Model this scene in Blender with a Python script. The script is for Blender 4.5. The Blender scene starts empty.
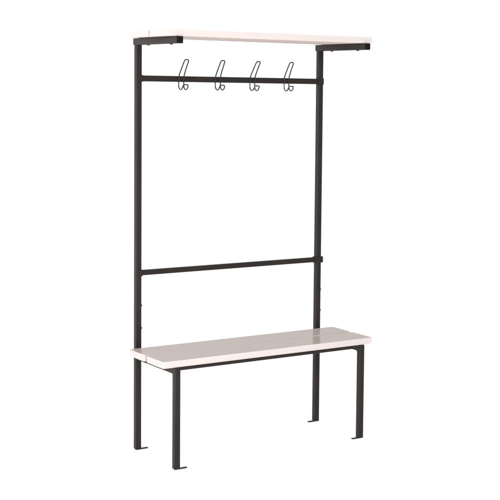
import bpy, bmesh, math
from mathutils import Vector, Matrix

scene = bpy.context.scene
col = scene.collection

# ------------------------------------------------------------------ sizes (metres)
L, D, T = 1.000, 0.3743, 0.0268          # outside width, front-leg face to post face, tube side
ZTOP = 1.8565                            # top of the shelf brackets
BH, BW, BE, YB = 0.0300, 0.0318, 0.006, -0.008
ZS, TH = 0.4752, 0.0292                  # seat surface, board thickness
YSF, SHELF = 0.0055, 0.1700
OL, OR_ = 0.0540, 0.0470                 # seat overhang left / right
SL, SR = 0.0415, 0.0226                  # shelf overhang left / right
ZR1, ZR2 = 1.6795, 0.8075                # rail heights
FOOT = 0.0345


# ------------------------------------------------------------------ materials
def mat(name):
    m = bpy.data.materials.new(name)
    m.use_nodes = True
    nt = m.node_tree
    return m, nt, nt.nodes['Principled BSDF']


def noise(nt, scale, vec=(1, 1, 1), detail=4.0):
    tc = nt.nodes.new('ShaderNodeTexCoord')
    mp = nt.nodes.new('ShaderNodeMapping')
    mp.inputs['Scale'].default_value = vec
    n = nt.nodes.new('ShaderNodeTexNoise')
    n.inputs['Scale'].default_value = scale
    n.inputs['Detail'].default_value = detail
    nt.links.new(tc.outputs['Object'], mp.inputs['Vector'])
    nt.links.new(mp.outputs['Vector'], n.inputs['Vector'])
    return n


def ramp(nt, src, lo, hi, p0=0.3, p1=0.7):
    r = nt.nodes.new('ShaderNodeValToRGB')
    r.color_ramp.elements[0].position = p0
    r.color_ramp.elements[1].position = p1
    r.color_ramp.elements[0].color = (*lo, 1)
    r.color_ramp.elements[1].color = (*hi, 1)
    nt.links.new(src, r.inputs['Fac'])
    return r


def bump(nt, b, src, strength, dist):
    bp = nt.nodes.new('ShaderNodeBump')
    bp.inputs['Strength'].default_value = strength
    bp.inputs['Distance'].default_value = dist
    nt.links.new(src, bp.inputs['Height'])
    nt.links.new(bp.outputs['Normal'], b.inputs['Normal'])


def powder_coat():
    m, nt, b = mat('anthracite_powder_coat')
    n = noise(nt, 9.0)
    r = ramp(nt, n.outputs['Fac'], (0.0118, 0.0090, 0.0076), (0.0156, 0.0122, 0.0102))
    nt.links.new(r.outputs['Color'], b.inputs['Base Color'])
    b.inputs['Roughness'].default_value = 0.42
    b.inputs['Specular IOR Level'].default_value = 0.13
    f = noise(nt, 900.0, detail=2.0)
    bump(nt, b, f.outputs['Fac'], 0.12, 0.0004)
    return m


def black_plastic():
    m, nt, b = mat('black_plastic')
    n = noise(nt, 120.0)
    r = ramp(nt, n.outputs['Fac'], (0.003, 0.003, 0.003), (0.005, 0.005, 0.005))
    nt.links.new(r.outputs['Color'], b.inputs['Base Color'])
    b.inputs['Roughness'].default_value = 0.5
    b.inputs['Specular IOR Level'].default_value = 0.06
    return m


def dark_wire():
    m, nt, b = mat('dark_wire')
    n = noise(nt, 60.0)
    r = ramp(nt, n.outputs['Fac'], (0.011, 0.011, 0.011), (0.018, 0.017, 0.017))
    nt.links.new(r.outputs['Color'], b.inputs['Base Color'])
    b.inputs['Metallic'].default_value = 0.3
    b.inputs['Roughness'].default_value = 0.28
    b.inputs['Specular IOR Level'].default_value = 0.35
    return m


def laminate(name, lo, hi, rough, ior, spec):
    m, nt, b = mat(name)
    n = noise(nt, 6.0, (1.2, 38.0, 38.0), 6.0)
    r = ramp(nt, n.outputs['Fac'], lo, hi, 0.25, 0.75)
    nt.links.new(r.outputs['Color'], b.inputs['Base Color'])
    b.inputs['Roughness'].default_value = rough
    b.inputs['IOR'].default_value = ior
    b.inputs['Specular IOR Level'].default_value = spec
    return m


def white_paper():
    m, nt, b = mat('white_studio_paper')
    n = noise(nt, 2.0)
    r = ramp(nt, n.outputs['Fac'], (0.89, 0.89, 0.89), (0.91, 0.91, 0.91))
    nt.links.new(r.outputs['Color'], b.inputs['Base Color'])
    b.inputs['Roughness'].default_value = 0.9
    b.inputs['Specular IOR Level'].default_value = 0.0
    return m


METAL, PLASTIC, WIRE, PAPER = powder_coat(), black_plastic(), dark_wire(), white_paper()
# boards: varnished beige face, paler edge band, dull backing underneath
FACE = laminate('beige_laminate', (0.320, 0.271, 0.246), (0.338, 0.287, 0.261), 0.11, 1.078, 0.5)
EDGE = laminate('pale_edge_band', (0.404, 0.360, 0.350), (0.420, 0.376, 0.365), 0.35, 1.3, 0.2)
BACK = laminate('beige_backing', (0.384, 0.324, 0.296), (0.424, 0.360, 0.332), 0.6, 1.3, 0.0)


# ------------------------------------------------------------------ mesh helpers
def link(name, bm, m, parent=None, smooth=True):
    bmesh.ops.recalc_face_normals(bm, faces=bm.faces)
    me = bpy.data.meshes.new(name)
    bm.to_mesh(me)
    bm.free()
    me.materials.append(m)
    if smooth:
        me.polygons.foreach_set('use_smooth', [True] * len(me.polygons))
        me.set_sharp_from_angle(angle=math.radians(32))
        # broad flat faces stay flat, only the rounded edges are smooth
        me.polygons.foreach_set('use_smooth', [max(abs(c) for c in p.normal) < 0.9999 for p in me.polygons])
    o = bpy.data.objects.new(name, me)
    col.objects.link(o)
    if parent:
        o.parent = parent
    return o


def box(bm, x0, x1, y0, y1, z0, z1, bev=0.0, seg=3):
    """a bevelled box added to bm"""
    b2 = bmesh.new()
    bmesh.ops.create_cube(b2, size=1.0)
    for v in b2.verts:
        v.co = Vector(((x0 + x1) / 2 + v.co.x * (x1 - x0), (y0 + y1) / 2 + v.co.y * (y1 - y0),
                       (z0 + z1) / 2 + v.co.z * (z1 - z0)))
    if bev:
        bmesh.ops.bevel(b2, geom=list(b2.edges), offset=bev, segments=seg, affect='EDGES', profile=0.5)
    me = bpy.data.meshes.new('tmp')
    b2.to_mesh(me)
    b2.free()
    bm.from_mesh(me)
    bpy.data.meshes.remove(me)


def boxobj(name, m, parent, *a, bev=0.003, seg=3):
    bm = bmesh.new()
    box(bm, *a, bev=bev, seg=seg)
    return link(name, bm, m, parent)


def prism(bm, pts, axis, lo, hi):
    """extrude a 2D outline along axis ('x' -> pts are (y, z); 'y' -> pts are (x, z))"""
    def P(p, t):
        return (t, p[0], p[1]) if axis == 'x' else (p[0], t, p[1])
    a = [bm.verts.new(P(p, lo)) for p in pts]
    b = [bm.verts.new(P(p, hi)) for p in pts]
    bm.faces.new(a)
    bm.faces.new(list(reversed(b)))
    n = len(pts)
    for i in range(n):
        bm.faces.new((a[i], a[(i + 1) % n], b[(i + 1) % n], b[i]))


def fillet(cx, cz, sx, r, n=8):
    """the concave corner piece under a bar: corner at (cx, cz), running sx along the bar and down the leg"""
    pts = [(cx, cz)]
    for i in range(n + 1):
        a = math.pi / 2 * i / n
        pts.append((cx + sx * (r - r * math.sin(a)), cz - (r - r * math.cos(a))))
    return pts


def disc(bm, c, axis, r, h, n=20, dome=True):
    """a round bolt head: cylinder with a softened outer rim, from c along axis"""
    axis = Vector(axis).normalized()
    u = axis.orthogonal().normalized()
    w = axis.cross(u)
    prof = [(r, 0.0), (r, h * 0.55), (r * 0.86, h * 0.85), (r * 0.55, h)] if dome else [(r, 0), (r, h)]
    rings = []
    for rr, hh in prof:
        rings.append([bm.verts.new(Vector(c) + axis * hh + (u * math.cos(2 * math.pi * k / n) + w * math.sin(2 * math.pi * k / n)) * rr)
                      for k in range(n)])
    for a, b in zip(rings, rings[1:]):
        for k in range(n):
            bm.faces.new((a[k], a[(k + 1) % n], b[(k + 1) % n], b[k]))
    bm.faces.new(rings[-1])
    bm.faces.new(list(reversed(rings[0])))


def bolt(name, parent, c, axis, r, h, m=None):
    bm = bmesh.new()
    disc(bm, c, axis, r, h)
    return link(name, bm, m or METAL, parent)


def catmull(P, k=8):
    out = []
    n = len(P)
    for i in range(n):
        p0, p1, p2, p3 = (Vector(P[(i + j - 1) % n]) for j in range(4))
        for s in range(k):
            t = s / k
            out.append(0.5 * ((2 * p1) + (p2 - p0) * t + (2 * p0 - 5 * p1 + 4 * p2 - p3) * t * t
                              + (3 * p1 - p0 - 3 * p2 + p3) * t ** 3))
    return out


def closed_wire(bm, P, r, n=10):
    pts = catmull(P)
    N = len(pts)
    tan = [(pts[(i + 1) % N] - pts[i - 1]).normalized() for i in range(N)]
    nrm = tan[0].orthogonal().normalized()
    frames = []
    for i in range(N):
        if i:
            nrm = (tan[i - 1].rotation_difference(tan[i]) @ nrm)
        nrm = (nrm - tan[i] * nrm.dot(tan[i])).normalized()
        frames.append(nrm.copy())
    # spread the closing twist over the loop
    last = tan[-1].rotation_difference(tan[0]) @ frames[-1]
    tw = math.atan2(last.cross(frames[0]).dot(tan[0]), last.dot(frames[0]))
    rings = []
    for i in range(N):
        u = Matrix.Rotation(tw * i / N, 3, tan[i]) @ frames[i]
        w = tan[i].cross(u)
        rings.append([bm.verts.new(pts[i] + (u * math.cos(2 * math.pi * k / n) + w * math.sin(2 * math.pi * k / n)) * r) for k in range(n)])
    for i in range(N):
        a, b = rings[i], rings[(i + 1) % N]
        for k in range(n):
            bm.faces.new((a[k], a[(k + 1) % n], b[(k + 1) % n], b[k]))


# ------------------------------------------------------------------ the bench
bench = bpy.data.objects.new('cloakroom_bench', None)
col.objects.link(bench)
bench['label'] = 'dark metal cloakroom bench with pale board seat, wire coat hooks and top shelf'
bench['category'] = 'bench'

BV = 0.0032
ZB = ZS - TH                              # underside of the seat boards
BAR, SBAR = 0.0145, 0.0305                # seat bar heights, long and side
for side in (0, 1):
    xa = 0.0 if side == 0 else L - T
    xb = xa + T
    inward = 1 if side == 0 else -1
    # rear post, floor to bracket
    post = boxobj('post', METAL, bench, xa, xb, D, D + T, 0.002, ZTOP - BH + 0.004, bev=BV)
    fx = (xa + 0.001, xb + FOOT) if side == 0 else (xa - FOOT, xb - 0.001)
    boxobj('foot', METAL, post, *fx, D + 0.001, D + 0.014, 0.0, 0.0048, bev=0.0012, seg=2)
    for z in (0.659, 0.556):
        bolt('bolt', post, (xb - 0.0005, D + 0.0085, z), (1, 0, 0), 0.0048, 0.0062)
    # front leg
    leg = boxobj('leg', METAL, bench, xa, xb, 0.0, T, 0.002, ZB - 0.0006, bev=BV)
    boxobj('foot', METAL, leg, *fx, 0.001, 0.014, 0.0, 0.0048, bev=0.0012, seg=2)
    # side bar from leg to post, with the rounded corner into the leg
    bm = bmesh.new()
    box(bm, xa + 0.0012, xb - 0.0012, T - 0.002, D + 0.002, ZB - SBAR, ZB - 0.0012, bev=0.002)
    prism(bm, fillet(T - 0.001, ZB - SBAR + 0.0015, 1, 0.015), 'x', xa + 0.0025, xb - 0.0025)
    link('side_bar', bm, METAL, bench)
    # shelf bracket with its open end closed by a plastic cap
    bx0, bx1 = xa + T / 2 - BW / 2, xa + T / 2 + BW / 2
    br = boxobj('shelf_bracket', METAL, bench, bx0, bx1, YB + 0.0018, D + T + BE, ZTOP - BH, ZTOP, bev=0.0028)
    boxobj('end_cap', PLASTIC, br, bx0 + 0.0012, bx1 - 0.0012, YB, YB + 0.006, ZTOP - BH + 0.0012, ZTOP - 0.0012, bev=0.0016, seg=2)
    for y in (0.285, 0.072):
        bolt('screw', br, (xa + T / 2, y, ZTOP - BH + 0.0005), (0, 0, -1), 0.0072, 0.0045)

# long bars under the seat
bm = bmesh.new()
box(bm, T - 0.002, L - T + 0.002, 0.0016, 0.0216, ZB - BAR, ZB - 0.0018, bev=0.002)
link('front_bar', bm, METAL, bench)
boxobj('rear_bar', METAL, bench, T - 0.002, L - T + 0.002, 0.290, 0.310, ZB - BAR + 0.001, ZB - 0.0022, bev=0.002)


# boards: edges eased, plan corners rounded
def board(name, x0, x1, y0, y1, z0, z1, rp=0.008, re=0.0008, worn=0.0):
    bm = bmesh.new()
    bmesh.ops.create_cube(bm, size=1.0)
    cx, cy, cz = (x0 + x1) / 2, (y0 + y1) / 2, (z0 + z1) / 2
    for v in bm.verts:
        v.co = Vector((v.co.x * (x1 - x0), v.co.y * (y1 - y0), v.co.z * (z1 - z0)))
    bmesh.ops.recalc_face_normals(bm, faces=bm.faces)
    up = [e for e in bm.edges if abs(e.verts[0].co.z - e.verts[1].co.z) > 1e-4]
    if worn:   # far right corner rounded off more than the others
        far = max(up, key=lambda e: e.verts[0].co.x + e.verts[0].co.y)
        up.remove(far)
        bmesh.ops.bevel(bm, geom=[far], offset=worn, segments=8, affect='EDGES', profile=0.5)
        up = [e for e in up if e.is_valid]
    bmesh.ops.bevel(bm, geom=up, offset=rp, segments=5, affect='EDGES', profile=0.5)
    bm.normal_update()
    rim = [e for e in bm.edges if abs(e.verts[0].co.z - e.verts[1].co.z) < 1e-6 and any(abs(f.normal.z) > 0.9 for f in e.link_faces)]
    bmesh.ops.bevel(bm, geom=rim, offset=re, segments=3, affect='EDGES', profile=0.5)
    bmesh.ops.recalc_face_normals(bm, faces=bm.faces)
    bm.normal_update()
    for f in bm.faces:
        f.material_index = 0 if f.normal.z > 0.9 else 2 if f.normal.z < -0.9 else 1
    o = link(name, bm, FACE, bench)
    o.data.materials.append(EDGE)
    o.data.materials.append(BACK)
    o.location = (cx, cy, cz)
    return o


for i in range(2):
    y0, y1 = ((YSF, 0.1650), (0.1865, 0.3350))[i]
    board('seat_board', -OL, L + OR_, y0, y1, ZB, ZS, worn=0.022 * i)
    y0 = YSF + i * (SHELF + 0.0135)
    board('shelf_board', -SL, L + SR, y0, y0 + SHELF, ZTOP + 0.0004, ZTOP + TH)

# rails between the posts, each end held by a clamp round the post
YM = D + T / 2
for z, h, d, lab in ((ZR1, 0.0270, 0.020, 'upper rail carrying four wire coat hooks'), (ZR2, 0.0240, 0.020, 'middle rail without hooks')):
    rail = boxobj('rail', METAL, bench, T - 0.002, L - T + 0.002, YM - d / 2, YM + d / 2, z - h / 2, z + h / 2, bev=0.0025)
    rail['label'] = lab
    up = z > 1.2
    for side in (0, 1):
        if side == 0:
            xs = (0.0085, T + 0.0042)
            ys = (D - 0.0035, D + T - 0.003)
        else:
            xs = (L - T - 0.0025, L + 0.0018) if up else (L - T - 0.0105, L + 0.0100)
            ys = (D - 0.0030, D + T - 0.003)
        hc = 0.0305
        cl = boxobj('clamp', METAL, rail, *xs, *ys, z - hc / 2, z + hc / 2, bev=0.002)
        cx = (max(xs[0], 0.0) + xs[1]) / 2
        for dz in (-0.008, 0.008):
            bolt('screw', cl, (cx, ys[0] + 0.0004, z + dz), (0, -1, 0), 0.0036, 0.0016)
    if not up:
        continue
    # wire hooks on the front face of the upper rail
    F = YM - d / 2
    R = 0.0030
    side_path = [  # (half width, forward from the rail face, height from the rail centre)
        (0.0060, 0.0520, 0.0865), (0.0105, 0.0485, 0.0800), (0.0112, 0.0330, 0.0590), (0.0122, 0.0150, 0.0330),
        (0.0130, 0.0035, 0.0120), (0.0132, 0.0018, -0.0040), (0.0132, 0.0018, -0.0240), (0.0132, 0.0050, -0.0385),
        (0.0132, 0.0180, -0.0475), (0.0132, 0.0325, -0.0440), (0.0128, 0.0420, -0.0330), (0.0090, 0.0440, -0.0262)]
    loop = [(+w, f, zz) for w, f, zz in side_path] + [(-w, f, zz) for w, f, zz in reversed(side_path)]
    first = None
    for X, tilt in ((0.223, 0.6), (0.4127, -0.8), (0.598, 1.3), (0.7876, -1.5)):
        if first is None:
            bm = bmesh.new()
            closed_wire(bm, [(x, -f, zz) for x, f, zz in loop], R)
            hook = link('coat_hook', bm, WIRE, rail)
            bm = bmesh.new()
            box(bm, -0.0175, 0.0175, -0.0045, 0.001, -0.0042, 0.0042, bev=0.0012, seg=2)
            pl = link('hook_plate', bm, METAL, hook)
            first = hook
        else:
            hook = first.copy()
            col.objects.link(hook)
            hook.parent = rail
            for ch in first.children:
                c = ch.copy()
                col.objects.link(c)
                c.parent = hook
        hook.location = (X, F, z)
        hook.rotation_euler = (0, math.radians(tilt * 0.8), math.radians(tilt))

# ------------------------------------------------------------------ white studio sweep it stands on
W, YF, YW, RC, HW = 9.0, -9.0, 4.5, 1.6, 6.0
prof = [(YF, 0.0), (0.0, 0.0), (YW - RC, 0.0)]
for i in range(1, 17):
    a = math.pi / 2 * i / 16
    prof.append((YW - RC + RC * math.sin(a), RC - RC * math.cos(a)))
prof.append((YW, HW))
bm = bmesh.new()
rows = [[bm.verts.new((x, y, z)) for x in (-W + 1.5, W + 3)] for y, z in prof]
for a, b in zip(rows, rows[1:]):
    bm.faces.new((a[0], a[1], b[1], b[0]))
floor = link('floor', bm, PAPER)
floor['kind'] = 'structure'

# ------------------------------------------------------------------ light
world = bpy.data.worlds.new('World')
scene.world = world
world.use_nodes = True
bg = world.node_tree.nodes['Background']
bg.inputs['Color'].default_value = (1.0, 1.0, 1.0, 1)
bg.inputs['Strength'].default_value = 1.07


def softbox(name, loc, target, sx, sy, power, color=(1, 1, 1)):
    l = bpy.data.lights.new(name, 'AREA')
    l.shape = 'RECTANGLE'
    l.size, l.size_y = sx, sy
    l.energy = power
    l.color = color
    o = bpy.data.objects.new(name, l)
    col.objects.link(o)
    o.location = loc
    o.rotation_euler = (Vector(target) - Vector(loc)).to_track_quat('-Z', 'Y').to_euler()
    return o


softbox('front_softbox', (-2.7, -5.4, 3.0), (0.45, 0.2, 0.6), 2.4, 1.0, 335)
softbox('low_softbox', (-0.8, -3.6, 0.25), (0.45, 0.2, 0.40), 2.4, 0.4, 72)
softbox('left_softbox', (-5.2, 0.4, 1.3), (0.3, 0.2, 1.1), 2.4, 2.4, 200)

# ------------------------------------------------------------------ camera
cd = bpy.data.cameras.new('camera')
cam = bpy.data.objects.new('camera', cd)
col.objects.link(cam)
scene.camera = cam
px, yaw, pitch, roll = 1319.51, -0.6138, -0.0773, 0.0139
cy_, sy_, cp_, sp_ = math.cos(yaw), math.sin(yaw), math.cos(pitch), math.sin(pitch)
fw = Vector((-sy_ * cp_, cy_ * cp_, sp_))
rt = Vector((cy_, sy_, 0))
upv = rt.cross(fw)
c_, s_ = math.cos(roll), math.sin(roll)
rt, upv = c_ * rt + s_ * upv, -s_ * rt + c_ * upv
M = Matrix((rt, upv, -fw)).transposed().to_4x4()
M.translation = Vector((-2.6143, -4.9645, 1.6424))
cam.matrix_world = M
cd.sensor_width = 36
cd.sensor_fit = 'HORIZONTAL'
cd.lens = px / 500 * 36
cd.shift_x = (250 - 346.649) / 500
cd.shift_y = (191.771 - 250) / 500
cd.clip_end = 200

scene.view_settings.view_transform = 'Standard'
scene.view_settings.look = 'None'
scene.view_settings.exposure = 0
scene.view_settings.gamma = 1
